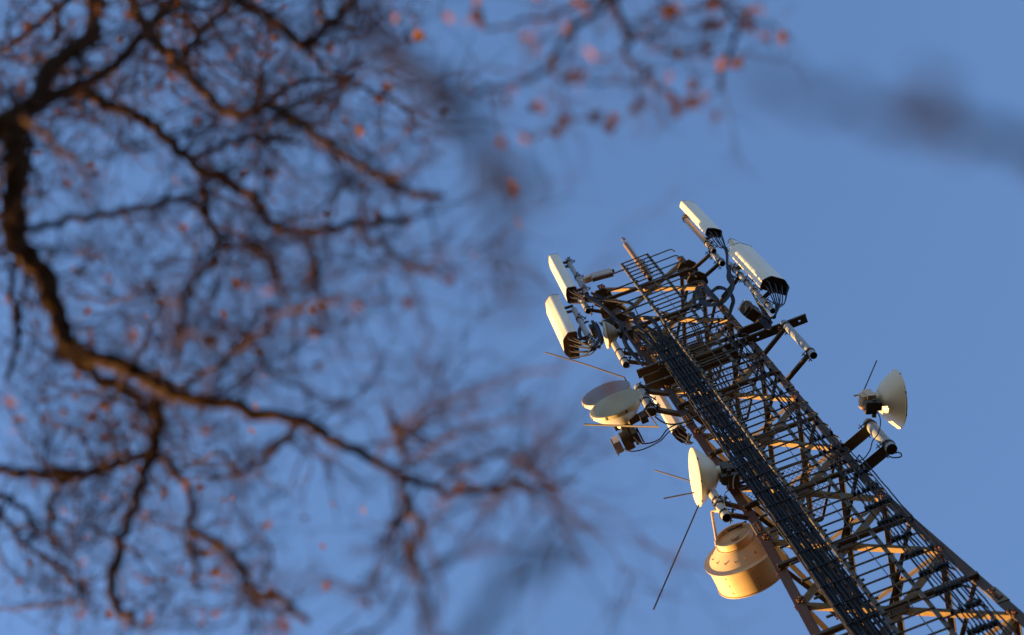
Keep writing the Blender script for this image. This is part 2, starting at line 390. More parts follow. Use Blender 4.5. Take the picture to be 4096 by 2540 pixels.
# ------------------------------------------------------------------ pipes on outriggers
def ring(mb, p, ax, r, h=.035, bolts=True, dirv=None):
    mb.lathe([(r, -h / 2), (r + .012, -h / 2), (r + .012, h / 2), (r, h / 2)], p, ax, 20, True)
    if bolts:
        d = dirv or (V((-.8, -.6, 0))); s = d.cross(ax).normalized()
        for e in (-1, 1): mb.tube([p + s * (e * (r + .014)) - d * .03, p + s * (e * (r + .014)) + d * (r + .07)], .007, 6)
        mb.box(p + d * (r + .03), s, d, ax, 2 * r + .08, .014, h + .02)
def pipe(label, top, bot, Y, r, arms=(), cap=False, aw=.055, ah=.055, mats=M_galv, clamps=(), armY=9.6, chan=False):
    a, b = P(*top, Y), P(*bot, Y); x = (a.x + b.x) / 2; a = V((x, Y, a.z)); b = V((x, Y, b.z))
    t = thing('mounting_pipe', label, 'pipe', b)
    mb = MB()
    if cap: mb.lathe([(1e-4, 0), (r, 0), (r, a.z - b.z), (r * .7, a.z - b.z + r * .3), (1e-4, a.z - b.z + r * .4)], b, ZU, 24)
    else: mb.lathe([(r - .006, .02), (r - .006, 0), (r, 0), (r, a.z - b.z), (1e-4, a.z - b.z + .003)], b, ZU, 24)
    mb.m = 1
    mb.lathe([(1e-4, .6 * r if not cap else -.004), (r - .006, .6 * r if not cap else -.004)] if not cap else [(1e-4, -.003), (r - .004, -.003)], b, ZU, 24)
    mb.build('pipe', [mats, M_bore_shade if not cap else M_cap], t)
    for (l, q) in arms:
        p0 = P(*l, armY); p1 = P(*q, Y); p1 = V((x, Y, p1.z)); p0 = V((p0.x, p0.y, p1.z)); d = (p1 - p0).normalized(); p0 = p0 - d * .13
        m2 = MB()
        if chan:
            s = d.cross(ZU).normalized()
            m2.prism([(-aw / 2, -ah / 2), (aw / 2, -ah / 2), (aw / 2, -ah / 2 + .008), (-aw / 2 + .008, -ah / 2 + .008), (-aw / 2 + .008, ah / 2), (-aw / 2, ah / 2)], p0, p1 + d * .03, s, ZU)
        else: m2.bar(p0, p1, aw, ah, d.cross(ZU))
        m2.build('outrigger_arm', M_steel, t)
        m3 = MB(); ring(m3, p1, ZU, r, .04, True, -d); m3.build('clamp', M_zinc, t)
    for q in clamps:
        p = P(*q, Y); m3 = MB(); ring(m3, V((x, Y, p.z)), ZU, r, .03, True, V((.8, -.6, 0))); m3.build('clamp', M_zinc, t)
    return t, x, a.z, b.z
pipe('galvanised pipe behind the upper left panel antenna', (2270, 1040), (2347, 1177), 9.33, .045, clamps=[(2275, 1052), (2340, 1160), (2312, 1112)])
pipe('short open pipe held out by two arms beside the left leg top', (2310, 1172), (2356, 1243), 9.42, .052, arms=[((2412, 1205), (2330, 1200)), ((2428, 1252), (2350, 1238))])
pipe('galvanised pipe with rounded top behind the lower left panel antenna', (2296, 1238), (2377, 1393), 9.25, .047, clamps=[(2318, 1280), (2362, 1360), (2370, 1378)])
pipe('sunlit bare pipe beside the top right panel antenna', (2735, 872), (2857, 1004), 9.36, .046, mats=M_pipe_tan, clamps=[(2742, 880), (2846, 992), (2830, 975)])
pipe('short open pipe on the two arms of the right leg top', (2846, 1006), (2891, 1054), 9.48, .054, arms=[((2788, 1052), (2850, 1010)), ((2832, 1102), (2884, 1048))])
pipe('galvanised pipe behind the big lower right panel antenna', (2925, 1055), (3087, 1246), 9.34, .046, clamps=[(2990, 1130), (3020, 1166), (3068, 1222), (2945, 1078)], arms=[((2895, 1190), (2965, 1100))])
pipe('empty grey pipe on two arms right of the mast', (3140, 1290), (3250, 1424), 9.36, .055, arms=[((3072, 1396), (3150, 1303)), ((3160, 1508), (3240, 1410))], aw=.06)
pipe('thick capped pipe carrying the dish on the right', (3478, 1692), (3563, 1799), 9.46, .072, arms=[((3385, 1775), (3488, 1702)), ((3460, 1870), (3552, 1785))], cap=True, aw=.15, ah=.09, mats=M_galv, chan=True)
pipe('thick capped pipe between the two face-up dishes and the left leg', (2553, 1549), (2609, 1648), 9.40, .066, arms=[((2667, 1574), (2560, 1562)), ((2690, 1640), (2602, 1634))], cap=True, aw=.05, ah=.14, chan=True, clamps=[(2563, 1566), (2585, 1606), (2603, 1638)])
pipe('pale open pipe hanging below the dish on the left leg', (2855, 1970), (2902, 2074), 9.46, .060, arms=[((2928, 2008), (2872, 2005)), ((2988, 2082), (2894, 2058))], mats=M_box, clamps=[(2880, 2024)])
pipe('open grey pipe below the smallest dish', (2455, 1376), (2507, 1459), 9.46, .056, arms=[((2545, 1412), (2478, 1410)), ((2566, 1452), (2498, 1444))], mats=M_box)
pipe('bare pipe rising above the ladder head with a thin spike', (2505, 976), (2596, 1116), 9.62, .046, mats=M_pole, clamps=[(2555, 1054), (2565, 1069), (2575, 1084), (2585, 1099)])
sp = MB(); x = P(2505, 976, 9.62); sp.tube([x, x + ZU * .52], .011, 8); sp.lathe([(.03, -.01), (.042, 0), (.03, .01)], x + ZU * .40, V((.3, .2, 1)), 12, True); sp.lathe([(.024, -.01), (.034, 0), (.024, .01)], x + ZU * .36 + XU * .03, V((1, .2, .2)), 12, True)
o = sp.build('spike', M_zinc); setp(o, 'thin metal spike with rings on top of the bare pipe above the ladder', 'spike')

# horizontal beams across the front of the mast
def beam(label, p0, p1, Y, holes=()):
    a, b = P(*p0, Y), P(*p1, Y); zz = (a.z + b.z) / 2; a.z = b.z = zz
    t = thing('steel_beam', label, 'beam', a); mb = MB()
    L = b.x - a.x; xs = sorted([a.x] + [h for q in holes for h in (a.x + L * q - .016, a.x + L * q + .016)] + [b.x])
    mb.bar(a + YU * .006, b + YU * .006, .012, .05, YU)
    y0, y1 = a.y + .012, a.y + .15
    for i in range(len(xs) - 1):
        c = (xs[i] + xs[i + 1]) / 2; d = xs[i + 1] - xs[i]
        if i % 2 == 0: mb.box(V((c, (y0 + y1) / 2, zz + .02)), XU, YU, ZU, d, y1 - y0, .01)
        else:
            mb.box(V((c, y0 + .028, zz + .02)), XU, YU, ZU, d, .056, .01); mb.box(V((c, y1 - .028, zz + .02)), XU, YU, ZU, d, .056, .01)
    mb.build('angle_section', M_steel, t)
    return t
beam('long punched steel beam sticking out right behind the empty pipe', (2545, 1462), (3262, 1296), 9.44, (.70, .87, .955))
beam('steel beam above the two face-up dishes', (2526, 1548), (2960, 1408), 9.46, (.08,))
beam('short steel bracket beam beside the right leg below the radio unit', (2945, 1318), (3042, 1285), 9.42)
beam('short steel bracket beam between the left leg and the bare pipe below the smallest dish', (2544, 1480), (2660, 1440), 9.34)

# ------------------------------------------------------------------ panel antennas
def panel(label, bot, top, Y, w, d, n, wide, pole_xy, jump, npt=6, tilt=0.0):
    b, t_ = P(*bot, Y), P(*top, Y); n = V((n[0], n[1], 0)).normalized(); s = V((-n.y, n.x, 0)); x = (b.x + t_.x) / 2
    b = V((x, Y, b.z)); a = V((x, Y, t_.z)) + n * tilt
    th = thing('panel_antenna', label, 'antenna', b, 'white panel antennas on the mast')
    if wide: pl = [(-.47, -.5), (.47, -.5), (.5, -.44), (.5, .06), (.47, .15), (.29, .44), (.21, .5), (-.21, .5), (-.29, .44), (-.47, .15), (-.5, .06), (-.5, -.44)]
    else: pl = [(-.44, -.5), (.44, -.5), (.5, -.42), (.5, .18), (.46, .34), (.40, .42), (0, .5), (-.40, .42), (-.46, .34), (-.5, .18), (-.5, -.42)]
    pl = [(q * w, r * d) for q, r in pl]
    mb = MB(); mb.prism(pl, b + ZU * .03, a, s, n); mb.build('radome', M_rad, th, smooth=False)
    rim = [(q * 1.02, r * 1.03) for q, r in pl]
    mb = MB(); mb.prism(rim, b, b + ZU * .034, s, n); mb.build('base_cap', M_cap, th, smooth=False)
    mb = MB(); mb.prism([(q * 1.03, r * 1.05) for q, r in pl], a - ZU * .004, a + ZU * .02, s, n, [(q * .97, r * .95) for q, r in pl]); mb.build('top_cap', M_cap, th, smooth=False)
    con = []
    for i in range(npt):
        c = b + s * (w * (-.36 + .72 * (i % (npt // 2)) / max(1, npt // 2 - 1))) + n * (d * (.14 if i < npt // 2 else -.2))
        mb = MB(); mb.tube([c + ZU * .002, c - ZU * .02], .019, 10); mb.tube([c - ZU * .018, c - ZU * .07], .0125, 8); mb.build('connector', M_black, th); con.append(c - ZU * .07)
    pp = V((pole_xy[0], pole_xy[1], 0))
    for f in (.06, .86):
        c = b.lerp(a, f) - n * (d / 2); q = V((pp.x, pp.y, c.z)); mb = MB()
        mb.box(c - n * .015 + ZU * .0, s, n, ZU, .10, .03, .09)
        e = (q - c); e.z = 0
        if e.length > .02:
            u = e.normalized(); mb.bar(c - n * .02 + s * .03 + ZU * .03, q + s * .03 + ZU * .05, .012, .05, ZU); mb.bar(c - n * .02 - s * .03 - ZU * .03, q - s * .03 - ZU * .05, .012, .05, ZU)
        mb.build('bracket', M_zinc, th)
    # jumper leads from each connector to a gathering point
    for i, c in enumerate(con):
        g0 = V(jump[0]) + V((random.uniform(-.03, .03), random.uniform(-.03, .03), random.uniform(-.05, .05)))
        mid = c.lerp(g0, .5) - ZU * (.16 + .05 * random.random()) + (-n) * .04
        pts = spline([c, c - ZU * .07 + (g0 - c) * .06, mid, g0] + [V(q) + V((random.uniform(-.02, .02), random.uniform(-.02, .02), 0)) for q in jump[1:]], 7)
        mb = MB(); mb.tube(pts, .0105, 7); o = mb.build('jumper_cable', M_black)
        setp(o, 'black jumper lead below ' + jl, 'cable', 'jumper leads below ' + jl)
    return th
jl = 'the upper left panel antenna'
panel('narrow white panel antenna, sunlit, topmost on the left side', (2286, 1182), (2216, 1046), 9.27, .30, .20, (-.97, -.23), False, P(2310, 1110, 9.33)[:2], [P(2350, 1195, 9.3), P(2440, 1250, 9.3), P(2530, 1370, 9.33), P(2570, 1440, 9.38)])
jl = 'the lower left panel antenna'
panel('wide white panel antenna, sunlit, lower of the two on the left side', (2279, 1386), (2216, 1227), 9.2, .45, .24, (-.97, -.23), True, P(2340, 1320, 9.25)[:2], [P(2380, 1385, 9.2), P(2398, 1340, 9.25), P(2370, 1285, 9.3)], 8)
jl = 'the top right panel antenna'
panel('narrow white panel antenna standing highest on the right side', (2856, 931), (2750, 818), 9.25, .29, .16, (.5, -.865), False, P(2797, 938, 9.36)[:2], [P(2905, 1000, 9.3), P(2912, 1080, 9.35), P(2930, 1120, 9.4), P(2890, 1185, 9.5)])
jl = 'the big right panel antenna'
panel('wide white panel antenna, biggest on the right side, below the highest one', (3103, 1141), (2970, 1003), 9.15, .45, .24, (.6, -.8), True, P(3010, 1150, 9.33)[:2], [P(3112, 1225, 9.2), P(3096, 1268, 9.25), P(3075, 1270, 9.35)], 8)
jl = 'the half hidden panel antenna'
panel('narrow white panel antenna half hidden behind the left leg', (2724, 1741), (2612, 1560), 10.0, .25, .16, (-.9, .42), False, (1.6, 9.95), [P(2752, 1765, 9.9), P(2760, 1735, 9.8)], 4)
jl = 'the small hidden antenna'
th = thing('small_antenna', 'small white antenna whose top peeks out behind the big right panel', 'antenna', P(2985, 1010, 9.5)); mb = MB()
a, b = P(2938, 966, 9.55), P(2990, 1030, 9.55); s = V((.78, .62, 0)); n = V((.62, -.78, 0))
mb.prism([(-.07, -.05), (.07, -.05), (.085, 0), (.06, .05), (-.06, .05), (-.085, 0)], b, V((b.x, b.y, a.z)), s, n); mb.build('radome', M_rad, th)
mb = MB(); mb.prism([(-.075, -.055), (.075, -.055), (.09, 0), (.065, .055), (-.065, .055), (-.09, 0)], V((b.x, b.y, a.z)), V((b.x, b.y, a.z + .02)), s, n); mb.build('top_cap', M_cap, th)

# ------------------------------------------------------------------ dishes
def dish(label, c, n, r, dep, rimh, face, shell, box=True, group='microwave dishes on the mast', mount=None, backr=.28):
    n = V((n[0], n[1], 0)).normalized(); s = V((-n.y, n.x, 0)); t = thing('microwave_dish', label, 'dish', c, group)
    mb = MB(); k = 14
    prof = [(r, 0), (r * 1.012, -.006), (r * 1.012, -rimh), (r * .985, -rimh - .004)]
    for i in range(1, k + 1):
        f = i / k; rr = r * .985 * (1 - f) + r * backr * f; prof.append((rr, -rimh - (dep - rimh) * (1 - (1 - f) ** 1.0) * (1.0) * (f ** -.12 if f > 0 else 1) if False else (rr, -rimh - (dep - rimh) * (1 - ((rr / r - backr) / (1 - backr)) ** 1.55))[1]))
    prof += [(r * backr, -dep - .05), (r * backr * .6, -dep - .06), (1e-4, -dep - .06)]
    mb.lathe(prof, c, n, 56); mb.build('shell', shell, t, ang=28)
    mb = MB(); mb.lathe([(r * .992, .002), (r * .96, .008), (r * .6, .022), (r * .3, .03), (1e-4, .032)], c, n, 56); mb.build('radome', face, t, ang=50)
    mb = MB()
    for i in range(8):
        q = 2 * math.pi * (i + .3) / 8; e = s * math.cos(q) + ZU * math.sin(q)
        mb.box(c + e * (r * 1.014) - n * (rimh * .5), e.cross(n), n, e, .03, rimh * .8, .008)
    mb.build('rim_clip', M_zinc, t)
    bc = c - n * (dep + .12)
    if box:
        mb = MB(); w = r * .62
        mb.box(bc, s, n, ZU, w, .11, w * 1.05); mb.box(bc - n * .07, s, n, ZU, w * .8, .04, w * .8)
        for i in range(9): mb.box(bc - n * .1 + s * (w * .36 * (i - 4) / 4), s, n, ZU, .006, .03, w * .75)
        mb.box(bc + ZU * (w * .58), s, n, ZU, w * .5, .08, .05)
        mb.build('radio_unit', M_unit if mount != 'cream' else M_tan, t)
    mb = MB(); mb.box(bc + n * .05 - ZU * (r * .42), s, n, ZU, .11, .1, r * .45); mb.tube([bc - s * .1 - ZU * (r * .6), bc + s * .14 - ZU * (r * .6)], .03, 10); mb.box(bc - n * .05 - ZU * (r * .62), s, n, ZU, .16, .14, .1)
    mb.build('mount_bracket', M_unit, t)
    return t
dish('smallest cream dish facing left between left leg and lower left panel', P(2423, 1340, 9.33), (-.975, -.22, 0), .232, .19, .02, M_dish, M_dish_shaded)
dish('dish with a grey face, upper and farther of the two face-up dishes on the left', P(2423, 1571, 9.02), (-.02, -1, 0), .377, .27, .055, M_dishg, M_dish, box=False)
dish('dish with a yellowed face, lower and nearer of the two face-up dishes on the left', P(2461, 1614, 8.93), (-.06, -1, 0), .39, .30, .06, M_dishy, M_dish, box=False)
dish('cream dish facing left halfway down the left leg, with rods beside it', P(2780, 1908, 9.3), (-.965, -.26, 0), .382, .28, .02, M_dish, M_dish)
dish('cream dish far out on the right arm, facing away with its sunlit back showing', P(3592, 1596, 9.4), (.95, .313, 0), .385, .27, .02, M_dish, M_dish, mount='cream')
# mount arms of the pair of face-up dishes and the boxes hanging under them
t = thing('dish_mount', 'brown mount arm under the yellowed dish joining it to the thick pipe', 'bracket', P(2560, 1665, 9.15)); mb = MB()
mb.bar(P(2515, 1690, 9.2), P(2580, 1655, 9.2), .09, .07); mb.build('arm', M_unit, t); mb = MB(); mb.box(P(2575, 1672, 9.15), XU, YU, ZU, .1, .1, .16); mb.build('hinge', M_unit, t); mb = MB(); mb.box(P(2592, 1650, 9.18), XU, YU, ZU, .1, .12, .05); mb.build('clamp_plate', M_unit, t)
t = thing('radio_box', 'brown radio box hanging under the yellowed dish with two cables', 'radio unit', P(2508, 1757, 9.25))
c = P(2508, 1762, 9.3); s = V((.99, -.1, 0)); n = V((.1, .99, 0))
mb = MB(); mb.box(c, s, n, ZU, .14, .2, .26); 
for i in range(6): mb.box(c - n * .115 + s * (.022 * (i - 2.5)), s, n, ZU, .006, .04, .24)
mb.build('body', M_unit, t)
mb = MB(); mb.box(c - s * .14 + ZU * .02, s, n, ZU, .09, .17, .24); mb.build('left_unit', M_box, t)
mb = MB(); mb.box(c + s * .14 + ZU * .02, s, n, ZU, .08, .18, .25); mb.build('right_unit', M_unit, t)
mb = MB(); mb.bar(P(2492, 1705, 9.2), c + ZU * .1, .07, .05); 
for q in (-1, 1):
    for e in (-1, 1): mb.tube([c + s * (q * .2) + ZU * (e * .11) - n * .08, c + s * (q * .2) + ZU * (e * .11) + n * .1], .012, 6)
mb.build('hanger', M_unit, t)

# ------------------------------------------------------------------ the big drum dish
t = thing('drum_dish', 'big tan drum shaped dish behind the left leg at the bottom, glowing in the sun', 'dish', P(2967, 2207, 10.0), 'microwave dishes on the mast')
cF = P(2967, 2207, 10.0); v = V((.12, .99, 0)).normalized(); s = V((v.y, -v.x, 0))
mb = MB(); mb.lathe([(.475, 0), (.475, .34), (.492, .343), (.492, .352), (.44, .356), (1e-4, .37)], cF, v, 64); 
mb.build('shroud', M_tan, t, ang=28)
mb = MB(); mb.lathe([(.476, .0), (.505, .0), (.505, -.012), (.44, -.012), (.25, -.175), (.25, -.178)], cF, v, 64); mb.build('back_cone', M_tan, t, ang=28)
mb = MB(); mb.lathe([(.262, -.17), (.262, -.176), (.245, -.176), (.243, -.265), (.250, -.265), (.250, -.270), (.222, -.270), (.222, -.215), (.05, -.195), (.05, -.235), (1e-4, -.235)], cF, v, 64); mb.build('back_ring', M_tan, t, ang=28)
mb = MB()
for i in range(16):
    q = 2 * math.pi * i / 16; e = s * math.cos(q) + ZU * math.sin(q)
    mb.tube([cF + e * .36 - v * .075, cF + e * .368 - v * .1], .008, 6)
    if i % 2 == 0:
        for k in range(3):
            mb.tube([cF + e * .474 + v * (.06 + k * .11), cF + e * .479 + v * (.06 + k * .11)], .011, 8)
mb.build('bolt_row', M_drum_bolt, t)
mb = MB(); a = P(2848, 2050, 9.5); b = cF - v * .25 + (ZU * -.05 - s * .235); a2 = a.lerp(b, .86)
mb.tube([a, a.lerp(b, .1), a2], .018, 10); mb.bar(a + ZU * .02, P(2885, 2040, 9.45), .03, .02); mb.bar(a2, b, .05, .03); mb.build('stay_rod', M_tan, t)
# bare rods
def rod(label, pts, Y, r=.011):
    mb = MB(); p = [P(*q[:2], q[2] if len(q) > 2 else Y) for q in pts]; mb.tube(p, r, 7); o = mb.build('metal_rod', M_rod); setp(o, label, 'rod'); return o
rod('bent metal rod above the two face-up dishes, pointing left', [(2182, 1410, 9.0), (2340, 1457, 9.0), (2497, 1510, 9.05), (2545, 1590, 9.12)], 9.0, .0125)
rod('bent metal rod passing under the yellowed dish', [(2338, 1698, 8.85), (2632, 1708, 8.85), (2580, 1636, 9.1)], 8.9, .0145)
rod('thin metal rod pointing up left from behind the dish on the left leg', [(2619, 1881), (2790, 1933)], 9.5, .010)
rod('thin metal rod pointing left across the dish on the left leg', [(2655, 1994), (2800, 1966)], 9.5, .010)
rod('long thin rod pointing down from the dish on the left leg', [(2614, 2438), (2795, 2020)], 9.5, .010)
rod('thin dark rod pointing up beside the dish on the far right', [(3507, 1443), (3438, 1602)], 9.4, .009)
rod('short dark rod across the back of the far right dish', [(3416, 1584), (3460, 1576), (3490, 1580)], 9.42, .012)
rod('bent strut from the drum dish to the pale open pipe', [(2905, 2125, 9.6), (2945, 2110, 9.75), (2985, 2085, 9.7)], 9.6, .012)

# ------------------------------------------------------------------ radio units and boxes
t = thing('radio_unit', 'grey radio unit box beside the upper left pipe with a small knob', 'radio unit', P(2405, 1103, 9.3))
c = P(2406, 1100, 9.32); s = V((.97, .10, 0)).normalized(); n = V((.10, -.97, 0)).normalized()
mb = MB(); mb.box(c, s, n, ZU, .40, .075, .33); mb.build('case', M_box, t)
mb = MB(); mb.box(c + n * .041 + ZU * .0, s, n, ZU, .34, .012, .27); mb.build('cover', M_box, t)
mb = MB(); mb.box(c - ZU * .175, s, n, ZU, .37, .06, .025)
for i in range(7): mb.tube([c - ZU * .18 + s * (-.15 + .05 * i), c - ZU * .22 + s * (-.15 + .05 * i)], .012, 8)
mb.build('socket_plate', M_unit, t)
mb = MB(); mb.tube([c + s * .2 + ZU * .05, c + s * .25 + ZU * .05], .035, 12); mb.build('knob', M_unit, t)
mb = MB(); mb.bar(c - s * .2, c - s * .34 - ZU * .05, .1, .12); mb.build('bracket', M_tan, t)
t = thing('radio_unit', 'finned brown radio unit below the biggest right panel, between right leg and its pipe', 'radio unit', P(2995, 1245, 9.45))
c = P(3008, 1252, 9.48); s = V((.60, .80, 0)); n = V((.80, -.60, 0))
mb = MB(); mb.box(c, s, n, ZU, .26, .18, .44); mb.build('case', M_unit, t)
mb = MB()
for i in range(10): mb.box(c - s * .15 + n * (-.08 + .018 * i), s, n, ZU, .06, .006, .40)
mb.build('cooling_fins', M_zinc, t)
mb = MB(); mb.box(c + ZU * .235, s, n, ZU, .28, .2, .03); mb.bar(c + ZU * .25, c + ZU * .36 + n * .05, .16, .02); mb.build('hood', M_dish, t)
mb = MB(); mb.box(c + s * .16 - ZU * .12, s, n, ZU, .22, .17, .36)
for k in range(8): mb.box(c + s * (.07 + .026 * k) - ZU * .31, s, n, ZU, .012, .12, .03)
mb.build('lower_case', M_unit, t)
mb = MB(); mb.tube([c - s * .10 + n * .11 + ZU * .2, c - s * .10 + n * .13 + ZU * .05, c - s * .10 + n * .11 - ZU * .2], .009, 6); mb.build('handle', M_zinc, t)
for i, (px, py, Y, w, h, lb) in enumerate(((2382, 1322, 9.42, .16, .30, 'dark radio unit left of the smallest dish, among black cable loops'), (2440, 1300, 9.55, .22, .28, 'dark radio unit against the left leg above the smallest dish'),
        (2700, 1395, 10.1, .26, .42, 'dark radio unit inside the mast behind the cable bundle top'), (2790, 1405, 10.25, .25, .45, 'dark radio unit inside the mast behind the ladder, left of the mesh'), (2760, 1500, 10.2, .22, .40, 'dark radio unit inside the mast lower behind the ladder'),
        (2600, 1405, 9.85, .24, .36, 'dark perforated radio unit behind the head of the cable bundle'))):
    t = thing('radio_unit', lb, 'radio unit', P(px, py, Y)); c = P(px, py, Y); mb = MB(); mb.box(c, XU, YU, ZU, w, .16, h); mb.build('case', M_unit, t)
    mb = MB()
    for k in range(8): mb.box(c - YU * .095 + XU * (w * .42 * (k - 3.5) / 3.5), XU, YU, ZU, .007, .03, h * .9)
    mb.build('cooling_fins', M_unit, t)
    mb = MB()
    for k in range(4): mb.tube([c - ZU * (h / 2) + XU * (w * .3 * (k - 1.5) / 1.5), c - ZU * (h / 2 + .06) + XU * (w * .3 * (k - 1.5) / 1.5)], .014, 8)
    mb.build('connectors', M_black, t)

# ------------------------------------------------------------------ loose cables and coils
def cable(label, pts, r=.010, group=None, m=None, k=7):
    mb = MB(); mb.tube(spline([P(*q) for q in pts], k), r, 7); o = mb.build('loose_cable', m or M_black); setp(o, label, 'cable', group); return o
for i in range(6):
    d = i * 3.2
    cable('black cable in the coil hanging at the right leg below the upper platform', [(2915 + d * .4, 1060, 9.3), (2908 + d, 1110, 9.3), (2925 + d * .7, 1150, 9.32), (2900 - d * .3, 1195 + d, 9.34), (2850 - d, 1215 + d * .6, 9.36), (2800, 1190 + d, 9.4), (2782 + d, 1160, 9.42), (2795 + d, 1148 - d * .3, 9.42), (2830, 1175 - d, 9.38), (2870, 1210 - d, 9.4)], .0115, 'coil of black cables at the right leg')
for i in range(4):
    d = i * 3.5
    cable('black cable looping in the ring beside the right leg', [(2840 + d, 1168, 9.44), (2875, 1145 + d, 9.44), (2920 - d, 1165, 9.46), (2938 - d, 1200, 9.5), (2930 - d, 1235, 9.55), (2910, 1290 + d, 9.6)], .012, 'ring of black cables at the right leg')
for i in range(3):
    d = i * 4
    cable('black cable in the oval loop behind the ladder', [(2775 + d, 1215, 9.6), (2772 + d, 1180, 9.6), (2790, 1155 + d, 9.6), (2808 - d, 1180, 9.6), (2802 - d, 1225, 9.6), (2788, 1240 - d, 9.6), (2775 + d, 1215, 9.6)], .012, 'oval loop of black cables behind the ladder')
for i in range(3):
    d = i * 4
    cable('black cable sweeping from left leg to the bundle head', [(2345, 1178 + d, 9.25), (2380, 1195 + d, 9.25), (2430, 1238 + d, 9.28), (2480, 1290 + d, 9.3), (2505 - d, 1320, 9.32), (2502 - d, 1360, 9.35), (2530 - d, 1405, 9.38), (2560, 1440, 9.4)], .011, 'black cables sweeping from the left panels to the bundle')
    cable('black cable running from the pipe top across to the ladder', [(2365, 1168 + d, 9.3), (2420, 1192 + d, 9.33), (2480, 1202 + d, 9.35), (2530, 1212 + d, 9.36), (2545, 1245, 9.37), (2570, 1290, 9.37)], .0095, 'black cables running from pipe top to ladder')
for i in range(5):
    d = i * 2.6
    cable('black cable in the loop left of the lower left pipe', [(2345 + d, 1285, 9.3), (2322 + d, 1300, 9.3), (2312 + d, 1330, 9.3), (2322 + d, 1355, 9.3), (2345, 1362 - d, 9.3)], .010, 'loop of black cables left of the lower left pipe')
    cable('black cable hanging beside the smallest dish', [(2372 + d * 2, 1300, 9.35), (2385 + d * 2, 1335, 9.35), (2402 + d, 1370, 9.33), (2400 - d * 2, 1392, 9.3)], .012, 'black cables hanging beside the smallest dish')
for i in range(4):
    d = i * 4
    cable('cable curving over the head of the feeder bundle', [(2522 + d, 1250, 9.36), (2545 + d, 1300, 9.35), (2560 + d * 2, 1335, 9.34), (2600 + d * 3, 1400, 9.36), (2640 + d * 3, 1460, 9.36)], .013, 'cables curving over the bundle head', M_cable)
    cable('cable bending right over the bundle head', [(2575, 1265 + d, 9.36), (2600, 1268 + d, 9.33), (2625, 1290 + d, 9.33), (2645, 1330 + d, 9.35), (2680 - d, 1390, 9.36), (2720 - d, 1450, 9.36)], .013, 'cables bending right over the bundle head', M_cable)
cable('upper black cable from the radio box under the yellowed dish to the left leg', [(2535, 1748, 9.2), (2560, 1772, 9.2), (2600, 1772, 9.25), (2640, 1755, 9.3), (2665, 1722, 9.4), (2700, 1700, 9.5), (2770, 1680, 9.55)], .010)
cable('lower black cable from the radio box under the yellowed dish to the left leg', [(2497, 1795, 9.2), (2520, 1805, 9.2), (2570, 1798, 9.25), (2640, 1764, 9.35), (2680, 1725, 9.45), (2740, 1705, 9.55)], .009)
cable('black cable from the thick pipe to the half hidden panel antenna', [(2620, 1666, 9.3), (2645, 1685, 9.4), (2680, 1697, 9.5), (2730, 1693, 9.55)], .012)
cable('thin cable looping under the capped pipe on the right', [(3545, 1818, 9.4), (3570, 1830, 9.38), (3600, 1828, 9.36), (3606, 1818, 9.36), (3596, 1810, 9.38), (3580, 1812, 9.4)], .009)
cable('black cable from the far right dish down to the right leg', [(3460, 1612, 9.4), (3510, 1650, 9.36), (3522, 1690, 9.34), (3512, 1735, 9.36), (3490, 1765, 9.4), (3480, 1800, 9.45), (3450, 1838, 9.52), (3395, 1850, 9.55)], .0075)
cable('thin brown cable arching beside the center dish to the bundle', [(2955, 1890, 9.35), (2938, 1905, 9.3), (2933, 1930, 9.3), (2934, 1955, 9.32)], .007, None, M_zinc)
cable('thin cable hanging from the center dish past its pipe', [(2915, 1960, 9.3), (2900, 1975, 9.3), (2897, 2010, 9.3), (2915, 2045, 9.35), (2945, 2055, 9.4)], .006, None, M_zinc)
for i in range(4):
    d = i * 5
    cable('loose dark cable hanging inside the mast behind the ladder', [(2640 + d, 1245 + d, 10), (2700, 1262 + d, 10.1), (2760 + d * 2, 1300, 10.2), (2800 + d, 1380, 10.2), (2840 + d * 3, 1480, 10.2), (2900 + d * 3, 1600, 10.2), (2960 + d * 2, 1720, 10.2), (3060 + d * 2, 1900, 10.3)], .012, 'loose cables inside the mast')

for i in range(5):
    d = i * 4
    cable('dark lead looping below the finned radio unit', [(3030 + d, 1275, 9.4), (3052 + d, 1300 - d, 9.36), (3075 + d * .5, 1318, 9.36), (3082, 1290 - d, 9.36), (3074 - d, 1262, 9.34), (3050 - d * 3, 1225 - d * 4, 9.34)], .008, 'leads below the finned radio unit')
cable('yellow green earth wire wound along the pipe behind the big right panel', [(3018, 1184, 9.28), (3028, 1204, 9.27), (3048, 1222, 9.26), (3066, 1242, 9.26), (3082, 1262, 9.27), (3096, 1270, 9.28)], .007, None, M_yel)
for i in range(4):
    d = i * 5
    cable('dark lead sagging between the radio units beside the smallest dish', [(2395 + d, 1290, 9.4), (2420 + d, 1310 + d, 9.38), (2450, 1300 + d, 9.4), (2475 - d, 1280, 9.45), (2500, 1300 + d * 2, 9.45)], .009, 'leads beside the smallest dish')
    cable('dark lead dropping from the left leg past the smallest dish to the bundle', [(2476 + d, 1290, 9.42), (2484 + d, 1340, 9.4), (2500 + d, 1385, 9.38), (2528 + d, 1420, 9.38), (2560 + d, 1455 + d, 9.38)], .009, 'leads past the smallest dish')
